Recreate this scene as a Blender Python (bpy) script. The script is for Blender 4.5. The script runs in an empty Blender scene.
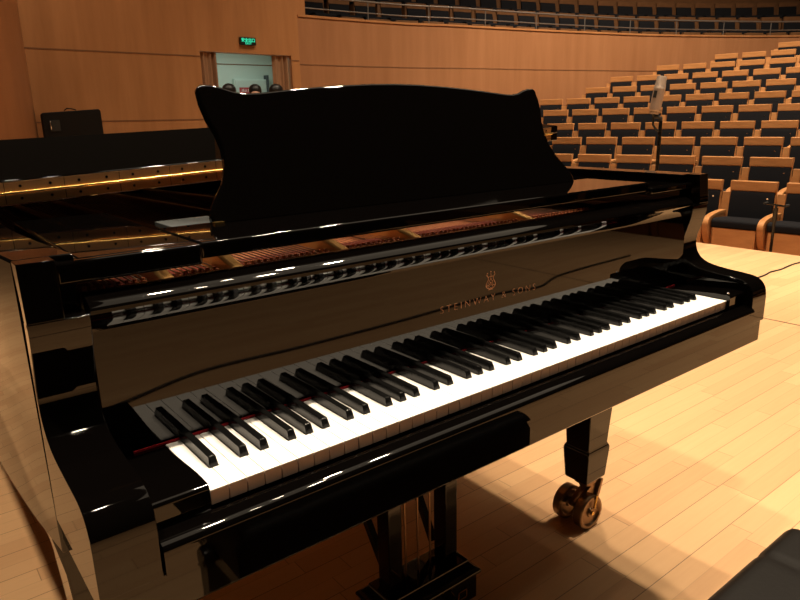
import bpy, bmesh, math, random
from mathutils import Vector, Matrix
random.seed(7)
PI = math.pi
scn = bpy.context.scene
COL = scn.collection

# ------------------------------------------------------------------ materials
MATS = {}
def mat(name, base, rough=.5, metal=0., spec=.5, coat=0., emit=None, estr=1., bump=None, ior=None):
    m = bpy.data.materials.new(name); m.use_nodes = True
    b = m.node_tree.nodes['Principled BSDF']
    b.inputs['Base Color'].default_value = (*base, 1)
    b.inputs['Roughness'].default_value = rough
    b.inputs['Metallic'].default_value = metal
    b.inputs['Specular IOR Level'].default_value = spec
    b.inputs['Coat Weight'].default_value = coat
    b.inputs['Coat Roughness'].default_value = .03
    if ior: b.inputs['IOR'].default_value = ior
    if emit:
        b.inputs['Emission Color'].default_value = (*emit, 1)
        b.inputs['Emission Strength'].default_value = estr
    if bump:
        nt = m.node_tree
        n = nt.nodes.new('ShaderNodeTexNoise'); n.inputs['Scale'].default_value = bump[0]
        tc = nt.nodes.new('ShaderNodeTexCoord'); nt.links.new(tc.outputs['Object'], n.inputs['Vector'])
        bp = nt.nodes.new('ShaderNodeBump'); bp.inputs['Strength'].default_value = bump[1]; bp.inputs['Distance'].default_value = .002
        nt.links.new(n.outputs['Fac'], bp.inputs['Height']); nt.links.new(bp.outputs['Normal'], b.inputs['Normal'])
    MATS[name] = m
    return m

def N(nt, t, **kw):
    n = nt.nodes.new(t)
    for k, v in kw.items(): setattr(n, k, v)
    return n

def grain(name, c1, c2, scale=(1, 1, 1), rough=.4, coord='Object', nscale=4., spec=.5):
    """wood veneer: stretched noise between two tones"""
    m = bpy.data.materials.new(name); m.use_nodes = True
    nt = m.node_tree; b = nt.nodes['Principled BSDF']
    tc = N(nt, 'ShaderNodeTexCoord'); mp = N(nt, 'ShaderNodeMapping')
    mp.inputs['Scale'].default_value = scale
    nt.links.new(tc.outputs[coord], mp.inputs['Vector'])
    n = N(nt, 'ShaderNodeTexNoise'); n.inputs['Scale'].default_value = nscale; n.inputs['Detail'].default_value = 6; n.inputs['Roughness'].default_value = .6
    nt.links.new(mp.outputs['Vector'], n.inputs['Vector'])
    r = N(nt, 'ShaderNodeValToRGB')
    r.color_ramp.elements[0].position = .3; r.color_ramp.elements[1].position = .7
    r.color_ramp.elements[0].color = (*c1, 1); r.color_ramp.elements[1].color = (*c2, 1)
    nt.links.new(n.outputs['Fac'], r.inputs['Fac']); nt.links.new(r.outputs['Color'], b.inputs['Base Color'])
    b.inputs['Roughness'].default_value = rough; b.inputs['Specular IOR Level'].default_value = spec
    MATS[name] = m
    return m

def plank_floor(name):
    m = bpy.data.materials.new(name); m.use_nodes = True
    nt = m.node_tree; b = nt.nodes['Principled BSDF']; L = nt.links.new
    g = N(nt, 'ShaderNodeNewGeometry'); s = N(nt, 'ShaderNodeSeparateXYZ'); L(g.outputs['Position'], s.inputs[0])
    def M(op, a, bb=None, c=None):
        n = N(nt, 'ShaderNodeMath', operation=op)
        for i, v in enumerate((a, bb, c)):
            if v is None: continue
            if isinstance(v, (int, float)): n.inputs[i].default_value = v
            else: L(v, n.inputs[i])
        return n.outputs[0]
    W, LEN = .0605, .62
    yy = M('ADD', s.outputs['Y'], 20.0915); yi = M('DIVIDE', yy, W); row = M('FLOOR', yi); fy = M('FRACT', yi)
    wn = N(nt, 'ShaderNodeTexWhiteNoise', noise_dimensions='1D'); L(row, wn.inputs['W'])
    xo = M('MULTIPLY_ADD', wn.outputs['Value'], 3.7, s.outputs['X']); xi = M('DIVIDE', M('ADD', xo, 50), LEN)
    seg = M('FLOOR', xi); fx = M('FRACT', xi)
    cv = N(nt, 'ShaderNodeCombineXYZ'); L(row, cv.inputs[0]); L(seg, cv.inputs[1])
    w2 = N(nt, 'ShaderNodeTexWhiteNoise', noise_dimensions='2D'); L(cv.outputs[0], w2.inputs['Vector'])
    # grain
    mp = N(nt, 'ShaderNodeMapping'); mp.inputs['Scale'].default_value = (2.5, 40, 1)
    ad = N(nt, 'ShaderNodeVectorMath', operation='ADD'); L(g.outputs['Position'], ad.inputs[0]); L(w2.outputs['Color'], ad.inputs[1])
    L(ad.outputs[0], mp.inputs['Vector'])
    nz = N(nt, 'ShaderNodeTexNoise'); nz.inputs['Scale'].default_value = 2.2; nz.inputs['Detail'].default_value = 5; L(mp.outputs[0], nz.inputs['Vector'])
    t = M('MULTIPLY_ADD', nz.outputs['Fac'], .45, M('MULTIPLY', w2.outputs['Value'], .55))
    r = N(nt, 'ShaderNodeValToRGB'); e = r.color_ramp.elements
    e[0].position = .1; e[0].color = (.57, .325, .165, 1); e[1].position = .9; e[1].color = (.69, .43, .225, 1)
    L(t, r.inputs['Fac'])
    # every second seam is a clearly visible joint; plank ends are faint
    row2 = M('FRACT', M('MULTIPLY', row, .5))
    joint = M('MULTIPLY', M('LESS_THAN', fy, .035), M('MULTIPLY_ADD', M('GREATER_THAN', row2, .25), .5, .2))
    end = M('MULTIPLY', M('LESS_THAN', fx, .004), .45)
    # gaps of the stage lifts
    gx = M('LESS_THAN', M('ABSOLUTE', M('SUBTRACT', s.outputs['X'], 3.63)), .007)
    gap = M('MULTIPLY', gx, .92)
    dark = M('MAXIMUM', M('MAXIMUM', joint, end), gap)
    mx = N(nt, 'ShaderNodeMix', data_type='RGBA'); L(dark, mx.inputs[0]); L(r.outputs['Color'], mx.inputs[6]); mx.inputs[7].default_value = (.06, .03, .015, 1)
    L(mx.outputs[2], b.inputs['Base Color'])
    b.inputs['Roughness'].default_value = .38; b.inputs['Specular IOR Level'].default_value = .35
    MATS[name] = m
    return m

lacquer = mat('black_lacquer', (.0012, .0009, .0008), .025, 0, .36)
satin = mat('satin_black', (.006, .0055, .005), .25)
ivory = mat('key_white', (.88, .87, .86), .18)
keywood = mat('key_front_plastic', (.66, .50, .42), .3)
ebony = mat('key_black', (.004, .004, .004), .22, spec=.3)
felt = mat('red_felt', (.28, .012, .018), .95, spec=.1)
darkfelt = mat('plate_felt_red', (.085, .016, .010), .95, spec=.1)
brass = mat('brass', (.80, .52, .16), .22, 1)
hingebrass = mat('hinge_brass', (.50, .27, .12), .45, .8)
oldbrass = mat('caster_brass', (.27, .17, .10), .32, 1)
bronze = mat('plate_bronze', (.30, .10, .04), .5, .5)
strutgold = mat('strut_gold', (.62, .36, .13), .35, .8)
copper = mat('copper_inlay', (.46, .22, .12), .4, .5)
steel = mat('string_steel', (.33, .25, .19), .4, 1)
chrome = mat('chrome', (.7, .7, .7), .2, 1)
greystrip = mat('grey_metal', (.07, .08, .085), .45, .2)
felt_black = mat('black_felt', (.01, .01, .01), .95)
rubber = mat('rubber_black', (.012, .012, .012), .7)
spruce = grain('spruce_board', (.50, .29, .11), (.62, .39, .17), (1, 1, 8))
floorm = plank_floor('maple_stage_floor')
wallwood = grain('wall_veneer', (.38, .163, .062), (.49, .225, .09), (2.2, 2.2, .22), .45, 'Object', 2.2, .3)
wallwood2 = grain('wall_veneer_light', (.335, .147, .064), (.42, .195, .09), (2.2, 2.2, .22), .45, 'Object', 2.2, .3)
groove = mat('joint_brown', (.20, .085, .033), .7)  # even dark brown for the panel joint lines
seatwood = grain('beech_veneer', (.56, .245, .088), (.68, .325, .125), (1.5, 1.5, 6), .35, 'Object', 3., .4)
seatcloth = mat('navy_cloth', (.0115, .0115, .0145), .9, spec=.15, bump=(400, .3))
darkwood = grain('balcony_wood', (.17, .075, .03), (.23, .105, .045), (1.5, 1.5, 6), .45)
hallfloor = mat('aisle_floor', (.33, .16, .07), .5)
corridor = mat('corridor_paint', (.50, .58, .52), .6)
cabinetm = mat('cabinet_paint', (.46, .52, .47), .5)
signred = mat('sign_red', (.35, .03, .035), .5)
signwhite = mat('sign_white', (.8, .78, .76), .5)
exitgreen = mat('exit_green', (.02, .5, .3), .4, emit=(.05, .9, .5), estr=.9)
exitbox = mat('exit_box', (.008, .02, .015), .4)
curtainm = grain('curtain_cloth', (.27, .14, .075), (.38, .215, .125), (9, 9, .4), .9, 'Object', 2.5, .1)
leather = mat('black_leather', (.0055, .0045, .004), .55, spec=.1, bump=(160, .12))
micbody = mat('mic_nickel', (.44, .34, .28), .45, .4)
micgrille = mat('mic_grille', (.46, .38, .32), .55, .4, bump=(900, .8))
casem = mat('case_black', (.006, .0045, .004), .7, spec=.2)
skin = mat('skin', (.50, .27, .18), .5)
hairm = mat('hair_black', (.008, .006, .006), .45)
cloth_a = mat('cloth_dark', (.02, .02, .025), .9)
cloth_b = mat('cloth_maroon', (.10, .02, .03), .9)
cloth_c = mat('cloth_grey', (.09, .09, .10), .9)
railm = mat('rail_steel', (.30, .27, .25), .35, .7)
ceilm = mat('ceiling_dark', (.05, .04, .035), .9)
cablem = mat('cable_black', (.01, .01, .01), .6)

# ------------------------------------------------------------------ helpers
def link(name, me, m=None, parent=None, loc=None, rot=None, smooth=None, bevel=None, segs=2):
    o = bpy.data.objects.new(name, me); COL.objects.link(o)
    if m is not None:
        for mm in (m if isinstance(m, (list, tuple)) else [m]): me.materials.append(mm)
    if parent is not None: o.parent = parent
    if loc: o.location = loc
    if rot: o.rotation_euler = rot
    if smooth is not None:
        for p in me.polygons: p.use_smooth = True
        me.set_sharp_from_angle(angle=math.radians(smooth))
    if bevel:
        b = o.modifiers.new('bevel', 'BEVEL'); b.width = bevel; b.segments = segs; b.limit_method = 'ANGLE'; b.angle_limit = math.radians(35); b.harden_normals = False
        for p in me.polygons: p.use_smooth = True
        me.set_sharp_from_angle(angle=math.radians(35))
    if smooth is not None or bevel:
        wn = o.modifiers.new('weighted_normal', 'WEIGHTED_NORMAL'); wn.keep_sharp = True; wn.weight = 100
    return o

class MB:
    def __init__(s): s.v = []; s.f = []; s.mi = []
    def add(s, vs, fs, mi=0):
        k = len(s.v); s.v += [tuple(v) for v in vs]; s.f += [tuple(i + k for i in f) for f in fs]; s.mi += [mi] * len(fs); return s
    def box(s, x0, x1, y0, y1, z0, z1, mi=0):
        vs = [(x, y, z) for x in (x0, x1) for y in (y0, y1) for z in (z0, z1)]
        return s.add(vs, [(0, 1, 3, 2), (4, 6, 7, 5), (0, 4, 5, 1), (2, 3, 7, 6), (0, 2, 6, 4), (1, 5, 7, 3)], mi)
    def prism(s, pts, axis, a, b, mi=0):
        """extrude a 2-D polygon along an axis; pts are the two remaining coordinates in xyz order"""
        n = len(pts)
        def mk(p, t):
            l = list(p); l.insert('xyz'.index(axis), t); return tuple(l)
        vs = [mk(p, a) for p in pts] + [mk(p, b) for p in pts]
        fs = [tuple(range(n)), tuple(range(2 * n - 1, n - 1, -1))]
        fs += [(i, i + n, (i + 1) % n + n, (i + 1) % n) for i in range(n)]
        return s.add(vs, fs, mi)
    def tube(s, pts, r, n=8, cap=True, mi=0):
        pts = [Vector(p) for p in pts]; rs = r if isinstance(r, (list, tuple)) else [r] * len(pts)
        vs = []; ref = None
        for i, p in enumerate(pts):
            d = (pts[min(i + 1, len(pts) - 1)] - pts[max(i - 1, 0)]).normalized()
            if ref is None:
                ref = d.orthogonal().normalized()
            a = (ref - d * ref.dot(d)).normalized(); ref = a; bb = d.cross(a)
            for k in range(n):
                t = 2 * PI * k / n; vs.append(p + (a * math.cos(t) + bb * math.sin(t)) * rs[i])
        fs = []
        for i in range(len(pts) - 1):
            for k in range(n):
                fs.append((i * n + k, i * n + (k + 1) % n, (i + 1) * n + (k + 1) % n, (i + 1) * n + k))
        if cap:
            fs.append(tuple(range(n))[::-1]); fs.append(tuple(range((len(pts) - 1) * n, len(pts) * n)))
        return s.add(vs, fs, mi)
    def lathe(s, prof, n=20, mi=0, axis=None, origin=(0, 0, 0)):
        """prof: (r,z) pairs about z, or about the given axis"""
        M = Matrix.Translation(origin)
        if axis: M = M @ Vector((0, 0, 1)).rotation_difference(Vector(axis)).to_matrix().to_4x4()
        vs = []
        for r, z in prof:
            for k in range(n):
                t = 2 * PI * k / n; vs.append(M @ Vector((r * math.cos(t), r * math.sin(t), z)))
        fs = []
        for i in range(len(prof) - 1):
            for k in range(n):
                fs.append((i * n + k, i * n + (k + 1) % n, (i + 1) * n + (k + 1) % n, (i + 1) * n + k))
        fs.append(tuple(range(n))[::-1]); fs.append(tuple(range((len(prof) - 1) * n, len(prof) * n)))
        return s.add(vs, fs, mi)
    def mesh(s, name):
        me = bpy.data.meshes.new(name); me.from_pydata(s.v, [], s.f)
        bm = bmesh.new(); bm.from_mesh(me); bmesh.ops.recalc_face_normals(bm, faces=bm.faces)
        bm.to_mesh(me); bm.free()
        if len(me.polygons) == len(s.mi):
            for p, i in zip(me.polygons, s.mi): p.material_index = i
        return me
    def obj(s, name, m=None, parent=None, **kw): return link(name, s.mesh(name), m, parent, **kw)

def thing(name, label, cat, loc=(0, 0, 0), rotz=0, group=None):
    o = bpy.data.objects.new(name, None); COL.objects.link(o); o.empty_display_size = .1
    o.location = loc; o.rotation_euler = (0, 0, rotz)
    o['label'] = label; o['category'] = cat
    if group: o['group'] = group
    return o
def tag(o, label, cat, group=None):
    o['label'] = label; o['category'] = cat
    if group: o['group'] = group
    return o
def struct(o): o['kind'] = 'structure'; return o
def stuff(o): o['kind'] = 'stuff'; return o
def smooth_path(pts, n=6, closed=False):
    """Catmull-Rom through the points"""
    P = [Vector(p) for p in pts]; out = []; m = len(P)
    for i in range(m if closed else m - 1):
        if closed: a, b, c, d = P[i - 1], P[i], P[(i + 1) % m], P[(i + 2) % m]
        else: a, b, c, d = P[max(i - 1, 0)], P[i], P[i + 1], P[min(i + 2, m - 1)]
        for k in range(n):
            t = k / n
            out.append(.5 * ((2 * b) + (c - a) * t + (2 * a - 5 * b + 4 * c - d) * t * t + (3 * b - a - 3 * c + d) * t ** 3))
    if not closed: out.append(P[-1])
    return out

# ------------------------------------------------------------------ camera (recovered from the keyboard's geometry)
CAM = Vector((-.2475, -.6863, 1.1497)); YAW, PITCH, ROLL, FPX = .662946, .266474, -.023219, 664.97
f_ = Vector((math.sin(YAW) * math.cos(PITCH), math.cos(YAW) * math.cos(PITCH), -math.sin(PITCH)))
r0 = Vector((math.cos(YAW), -math.sin(YAW), 0)); u0 = r0.cross(f_)
r_ = math.cos(ROLL) * r0 + math.sin(ROLL) * u0; u_ = -math.sin(ROLL) * r0 + math.cos(ROLL) * u0
cam = bpy.data.cameras.new('camera'); camo = bpy.data.objects.new('camera', cam); COL.objects.link(camo)
mw = Matrix((r_, u_, -f_)).transposed().to_4x4(); mw.translation = CAM
camo.matrix_world = mw
cam.sensor_fit = 'HORIZONTAL'; cam.sensor_width = 36; cam.lens = FPX / 800 * 36; cam.clip_start = .02; cam.clip_end = 200
scn.camera = camo
def project(p):
    d = Vector(p) - CAM; w = d.dot(f_)
    if w < .01: return None
    return 400 + FPX * d.dot(r_) / w, 300 - FPX * d.dot(u_) / w

# ================================================================== GRAND PIANO
piano = thing('grand_piano', 'glossy black concert grand piano with lid folded and music desk raised on the stage', 'piano', (0, 0, 0))
W = .0236; NK = 52; XR = W * NK; CX = XR / 2            # keyboard width 1.227
def mir(x): return 2 * CX - x

# --- keys
whites = []
names = 'ABCDEFG'
for i in range(NK): whites.append(names[i % 7])
def sharp_centre(i):
    """black key to the right of white key i, None where there is none"""
    n = whites[i]
    if i == NK - 1 or n in 'BE': return None
    off = {'A': .0032, 'C': -.0027, 'D': .0027, 'F': -.0032, 'G': 0}[n]
    return (i + 1) * W + off
KB = .1492; KS = .1518
for i in range(NK):
    x0, x1 = i * W + .0004, (i + 1) * W - .0004
    sl = sharp_centre(i - 1) if i else None; sr = sharp_centre(i)
    hw = .0068
    pts = [(x0, 0), (x1, 0)]
    if sr: pts += [(x1, .0495), (sr - hw, .0495), (sr - hw, KB)]
    else: pts += [(x1, KB)]
    if sl: pts += [(sl + hw, KB), (sl + hw, .0495), (x0, .0495)]
    else: pts += [(x0, KB)]
    mb = MB(); mb.prism(pts, 'z', .7325, .735)
    # front below the overhanging lip
    mb.box(x0 + .0002, x1 - .0002, .0012, .012, .7145, .7324, 1)
    mb.box(x0 + .001, x1 - .001, .012, .049, .712, .7324, 1)
    o = mb.obj('white_key', [ivory, keywood], piano, bevel=.0005, segs=1)
for i in range(NK):
    c = sharp_centre(i)
    if c is None: continue
    a, b = .0060, .0048
    z0, z1 = .716, .7492
    ys, yt = .0497, .0545
    mb = MB()
    vs = [(c - a, ys, z0), (c + a, ys, z0), (c + a, KS, z0), (c - a, KS, z0),
          (c - a, ys, .7365), (c + a, ys, .7365), (c + a, KS, .7365), (c - a, KS, .7365),
          (c - b, yt, z1 - .0012), (c + b, yt, z1 - .0012), (c + b, KS, z1), (c - b, KS, z1)]
    fs = [(0, 1, 2, 3), (0, 4, 5, 1), (1, 5, 6, 2), (2, 6, 7, 3), (3, 7, 4, 0), (4, 8, 9, 5), (5, 9, 10, 6), (6, 10, 11, 7), (7, 11, 8, 4), (8, 11, 10, 9)]
    mb.add(vs, fs); mb.obj('black_key', ebony, piano, bevel=.0012, segs=2)

# --- key blocks, key slip, key bed, felt
AXI, AXO = -.071, -.138                                  # arm inner and outer faces
def rounded(pts, r, n=5):
    """round selected corners: pts (y,z,flag)"""
    out = []; m = len(pts)
    for i, p in enumerate(pts):
        if len(p) < 3 or not p[2]: out.append(p[:2]); continue
        rr = p[2]; a = Vector(pts[i - 1][:2]); b = Vector(p[:2]); c = Vector(pts[(i + 1) % m][:2])
        u = (a - b).normalized(); v = (c - b).normalized()
        for k in range(n + 1):
            t = k / n; out.append(tuple((b + u * rr) * (1 - t) ** 2 + b * 2 * t * (1 - t) + (b + v * rr) * t * t))
    return out
for side in (0, 1):
    xs = (AXI + .0005, -.0026) if not side else (XR + .0026, mir(AXI) - .0005)
    prof = rounded([(-.006, .70), (-.006, .7462, .007), (.03, .7462), (.1488, .7352), (.1488, .70)], 0)
    o = MB().prism(prof, 'x', xs[0], xs[1]).obj('key_block', lacquer, piano, smooth=40)
    if side: MB().lathe([(.0001, .7452), (.0035, .7452), (.0035, .749), (.002, .7505), (.0001, .7505)], 14, origin=(XR + .016, .006, 0)).obj('block_screw', chrome, o, smooth=40)
prof = rounded([(-.034, .6722), (-.034, .708, .009), (-.0065, .7145, .003), (-.0065, .6722)], 0)
MB().prism(prof, 'x', AXI + .001, mir(AXI) - .001).obj('key_slip', lacquer, piano, smooth=40)
mb = MB(); mb.prism([(-.131, -.024), (mir(-.131), -.024), (mir(-.131), .172), (mir(-.069), .172), (mir(-.069), .42), (-.069, .42), (-.069, .172), (-.131, .172)], 'z', .617, .6705)
mb.obj('key_bed', lacquer, piano, bevel=.003)
mb = MB(); mb.box(-.069, mir(-.069), -.003, .15, .6708, .699); mb.obj('key_frame', satin, piano)
mb = MB(); xa = -.041
for i in range(NK):
    c = sharp_centre(i)
    if c is None: continue
    mb.box(xa, c - .0063, .1494, .1516, .7354, .7382); xa = c + .0063
mb.box(xa, XR + .041, .1494, .1516, .7354, .7382); mb.obj('felt_strip', felt, piano)

# --- arms (cheeks): one S-shaped profile, extruded
arm_prof = [(.143, 1.003), (.1395, .97), (.1365, .935), (.139, .905), (.147, .875), (.1555, .845), (.154, .820), (.144, .801), (.126, .788), (.102, .781), (.066, .7765), (.03, .7735), (.004, .770), (-.013, .761), (-.0235, .745), (-.0265, .725), (-.0265, .668), (.172, .668), (.172, 1.003)]
core = smooth_path([Vector((a, b, 0)) for a, b in arm_prof[:16]], 4)
core = [(p.x, p.y) for p in core] + arm_prof[16:]
for side in (0, 1):
    # the top of each arm is thinner, leaving a small ledge beside the desk rail
    ZL = .934; V2 = [Vector((b, a)) for a, b in core]
    def half_(zs, keep_up):
        p = [Vector((q.x, q.y * zs)) for q in [Vector((a, b)) for a, b in core]]
        out = []
        for i in range(len(core)):
            a, b = Vector(core[i]), Vector(core[(i + 1) % len(core)])
            ina = (a.y >= ZL) == keep_up; inb = (b.y >= ZL) == keep_up
            if ina: out.append((a.x, a.y))
            if ina != inb:
                t = (ZL - a.y) / (b.y - a.y); q = a + (b - a) * t; out.append((q.x, q.y))
        return out
    lo, hi = half_(1, False), half_(1, True)
    xs = (AXO, AXI) if not side else (mir(AXI), mir(AXO))
    xu = (AXO, AXI - .027) if not side else (mir(AXI - .027), mir(AXO))
    mb = MB(); n = len(core)
    # one closed body: L-shaped section built as lower block + upper block sharing the outer face
    mb.prism(lo, 'x', xs[0], xs[1]); A = mb.mesh('a')
    mb2 = MB(); mb2.prism(hi, 'x', xu[0], xu[1]); B_ = mb2.mesh('b')
    bmj = bmesh.new(); bmj.from_mesh(A); bmj.from_mesh(B_); bmesh.ops.remove_doubles(bmj, verts=bmj.verts, dist=.0002)
    me = bpy.data.meshes.new('arm'); bmj.to_mesh(me); bmj.free()
    link('arm', me, lacquer, piano, bevel=.0028, segs=3)

# --- rim
RO = [(mir(AXO), .1725), (mir(-.148), .35), (mir(-.152), .62), (mir(-.15), .95), (1.32, 1.2), (1.19, 1.45), (.98, 1.72), (.80, 1.98), (.70, 2.22), (.62, 2.46), (.47, 2.63), (.23, 2.69), (0, 2.63), (-.13, 2.5), (-.171, 2.3), (-.171, 1.6), (-.170, .95), (-.163, .55), (-.152, .32), (AXO, .1725)]
outer = [Vector((p.x, p.y)) for p in smooth_path([(a, b, 0) for a, b in RO], 5)]
def inset(poly, d):
    out = []
    for i, p in enumerate(poly):
        t = (poly[min(i + 1, len(poly) - 1)] - poly[max(i - 1, 0)]).normalized()
        out.append(p + Vector((-t.y, t.x)) * d)
    return out
inner = inset(outer, .066)
inner[0] = Vector((mir(AXI), .1725)); inner[-1] = Vector((AXI, .1725))
mb = MB(); n = len(outer); z0, z1 = .617, 1.003
vs = [(p.x, p.y, z) for z in (z0, z1) for p in outer] + [(p.x, p.y, z) for z in (z0, z1) for p in inner]
fs = []
for i in range(n - 1):
    fs += [(i, i + 1, n + i + 1, n + i), (2 * n + i, 3 * n + i, 3 * n + i + 1, 2 * n + i + 1), (n + i, n + i + 1, 3 * n + i + 1, 3 * n + i), (i, 2 * n + i, 2 * n + i + 1, i + 1)]
fs += [(0, n, 3 * n, 2 * n), (n - 1, 3 * n - 1, 4 * n - 1, 2 * n - 1)]
mb.add(vs, fs); mb.obj('rim', lacquer, piano, bevel=.003, segs=2)

# --- plate, soundboard, strings, pins inside
def clip_y(poly, y):
    out = []
    m = len(poly)
    for i in range(m):
        a, b = poly[i], poly[(i + 1) % m]
        if a.y >= y: out.append(a)
        if (a.y >= y) != (b.y >= y):
            t = (y - a.y) / (b.y - a.y); out.append(a + (b - a) * t)
    return out
ins2 = inset(outer, .068)
pl = clip_y(ins2, .27); sb = clip_y(ins2, .60)
MB().prism([(p.x, p.y) for p in pl], 'z', .80, .812).obj('soundboard', spruce, piano)
web = [(-.06, .275), (XR + .06, .275), (XR + .06, .60), (.9, .62), (.3, .66), (-.06, .66)]
mb = MB(); mb.prism(web, 'z', .872, .888); mb.box(-.06, XR + .06, .275, .289, .8125, .8718)
plate = mb.obj('iron_plate', bronze, piano, bevel=.004)
for x, y1 in ((.085, 2.45), (.205, 2.4), (.42, 2.3), (.60, 2.05), (.95, 1.5)):
    pr = [(.285, .8885), (y1 if y1 < 1 else y1, .8885), (y1, .905), (.66, .938), (.42, .932), (.30, .905)]
    MB().prism(pr, 'x', x, x + .022).obj('plate_strut', strutgold, plate, bevel=.005)
mb = MB(); random.seed(3)
for g0, g1 in ((-.03, .08), (.115, .20), (.235, .415), (.45, .595), (.63, .945), (.98, 1.22)):
    k = int((g1 - g0) / .0125)
    for i in range(k):
        for j in range(3):
            x = g0 + (i + .35 * j) * .0125; y = .335 + .022 * j
            mb.tube([(x, y, .8882), (x, y, .9145)], .0033, 6)
stuff(mb.obj('tuning_pins', bronze, plate, smooth=40))
mb = MB()
for k in range(110):
    x = .0 + k * .0111; L = 2.35 - 1.75 * (k / 110) ** .75
    mb.tube([(x, .40, .9055), (x + .02, .40 + max(L, .35), .9055)], .0007 if k > 40 else .0015, 5)
stuff(mb.obj('strings', steel, plate))
for a, b in ((-.04, .08), (.115, .20), (.235, .415), (.45, .595), (.63, .945), (.98, 1.24)):
    MB().box(a, b, .415, .47, .8885, .9005).obj('plate_felt', darkfelt, plate)
# action rail behind the fallboard keeps the inside closed
MB().box(-.068, XR + .068, .1905, .268, .70, .925).obj('action_rail', satin, piano)

# --- fallboard with its curled upper lip
fb = [(.152, .7412), (.152, .9065), (.152, .908), (.1505, .915), (.1465, .922), (.141, .9275), (.1375, .9325), (.1375, .937), (.1405, .942), (.147, .9465), (.158, .951), (.172, .953), (.183, .952), (.188, .947), (.188, .7412)]
fallboard = MB().prism(fb, 'x', AXI + .0012, mir(AXI) - .0012).obj('fallboard', lacquer, piano, smooth=30)

def text_mesh(body, size, spacing=1., extrude=.0002, bold=0):
    c = bpy.data.curves.new('lettering', 'FONT'); c.body = body; c.size = size; c.space_character = spacing
    c.extrude = extrude; c.align_x = 'CENTER'; c.offset = bold; c.resolution_u = 4
    o = bpy.data.objects.new('lettering', c); COL.objects.link(o)
    bpy.context.view_layer.update()
    me = bpy.data.meshes.new_from_object(o.evaluated_get(bpy.context.evaluated_depsgraph_get()))
    bpy.data.objects.remove(o); me.name = 'lettering'
    return me
me = text_mesh('STEINWAY & SONS', .0165, 1.5, .0001, -.00042)
xs = [v.co.x for v in me.vertices]; zs = [v.co.y for v in me.vertices]
sx = .250 / (max(xs) - min(xs)); mx0 = (max(xs) + min(xs)) / 2
for v in me.vertices: v.co = Vector(((v.co.x - mx0) * sx, v.co.y * 1.12, v.co.z))
link('lettering', me, copper, fallboard, loc=(.6215, .1517, .8175), rot=(PI / 2, 0, 0))
# the lyre emblem, drawn in thin inlay strips
def strip(mb, pts, w, y0, th=.00015):
    P = [Vector((a, b)) for a, b in pts]; l = []; r = []
    ws = w if isinstance(w, list) else [w] * len(P)
    for i, p in enumerate(P):
        t = (P[min(i + 1, len(P) - 1)] - P[max(i - 1, 0)]).normalized(); nn = Vector((-t.y, t.x)) * ws[i] / 2
        l.append(p + nn); r.append(p - nn)
    for i in range(len(P) - 1):
        mb.prism([tuple(l[i]), tuple(l[i + 1]), tuple(r[i + 1]), tuple(r[i])], 'y', y0, y0 + th)
mb = MB(); ex, ez = .6210, .8395
for s in (-1, 1):
    arm = smooth_path([(s * .0012, .003, 0), (s * .006, .0035, 0), (s * .0098, .008, 0), (s * .0088, .014, 0), (s * .0058, .020, 0), (s * .0056, .025, 0), (s * .0078, .0285, 0), (s * .0088, .031, 0)], 5)
    strip(mb, [(ex + p.x, ez + p.y) for p in arm], .0013, .1517)
    cur = smooth_path([(s * .0085, .0072, 0), (s * .0055, .0098, 0), (s * .0032, .0075, 0), (s * .0048, .0055, 0)], 5)
    strip(mb, [(ex + p.x, ez + p.y) for p in cur], .001, .1517)
    inn = smooth_path([(0, .009, 0), (s * .004, .0125, 0), (s * .0035, .017, 0), (s * .0012, .020, 0), (0, .025, 0)], 5)
    strip(mb, [(ex + p.x, ez + p.y) for p in inn], .0008, .1517)
    mb.prism([(ex + s * .0075 + .0011 * math.cos(k * PI / 4), ez + .0335 + .0013 * math.sin(k * PI / 4)) for k in range(8)], 'y', .1517, .15185)
strip(mb, [(ex - .0058, ez + .0262), (ex + .0058, ez + .0262)], .0009, .1517)
strip(mb, [(ex, ez + .0262), (ex, ez + .033)], .0009, .1517)
mb.prism([(ex + .0012 * math.cos(k * PI / 4), ez + .0357 + .0014 * math.sin(k * PI / 4)) for k in range(8)], 'y', .1517, .15185)
mb.prism([(ex + .0016 * math.cos(k * PI / 4), ez + .0138 + .0018 * math.sin(k * PI / 4)) for k in range(8)], 'y', .1517, .15185)
mb.prism([(ex - .0055, ez), (ex + .0055, ez), (ex + .0035, ez + .0016), (ex + .0012, ez + .0045), (ex - .0012, ez + .0045), (ex - .0035, ez + .0016)], 'y', .1517, .15185)
mb.v = [(ex + (x - ex) * 1.22, y, ez + (z - ez) * .95) for x, y, z in mb.v]
mb.obj('lyre_emblem', copper, fallboard)

# --- music desk tray: two side rails and the sliding board that carries the desk
for side in (0, 1):
    a, b = (-.0965, .082) if not side else (mir(.082), mir(-.0965))
    MB().box(a, b, .158, .172, .968, .984 if side else .996).box(max(a, -.0695), min(b, mir(-.0695)), .1721, .60, .968, .984 if side else .996).obj('desk_rail', lacquer, piano, bevel=.004, segs=3)
tray = MB().box(.0825, mir(.0825), .165, .335, .974, .9965).obj('desk_tray', lacquer, piano, bevel=.004, segs=3)
MB().box(.112, .205, .350, .432, .985, .9935).obj('tray_slide', greystrip, tray, bevel=.001)
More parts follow.
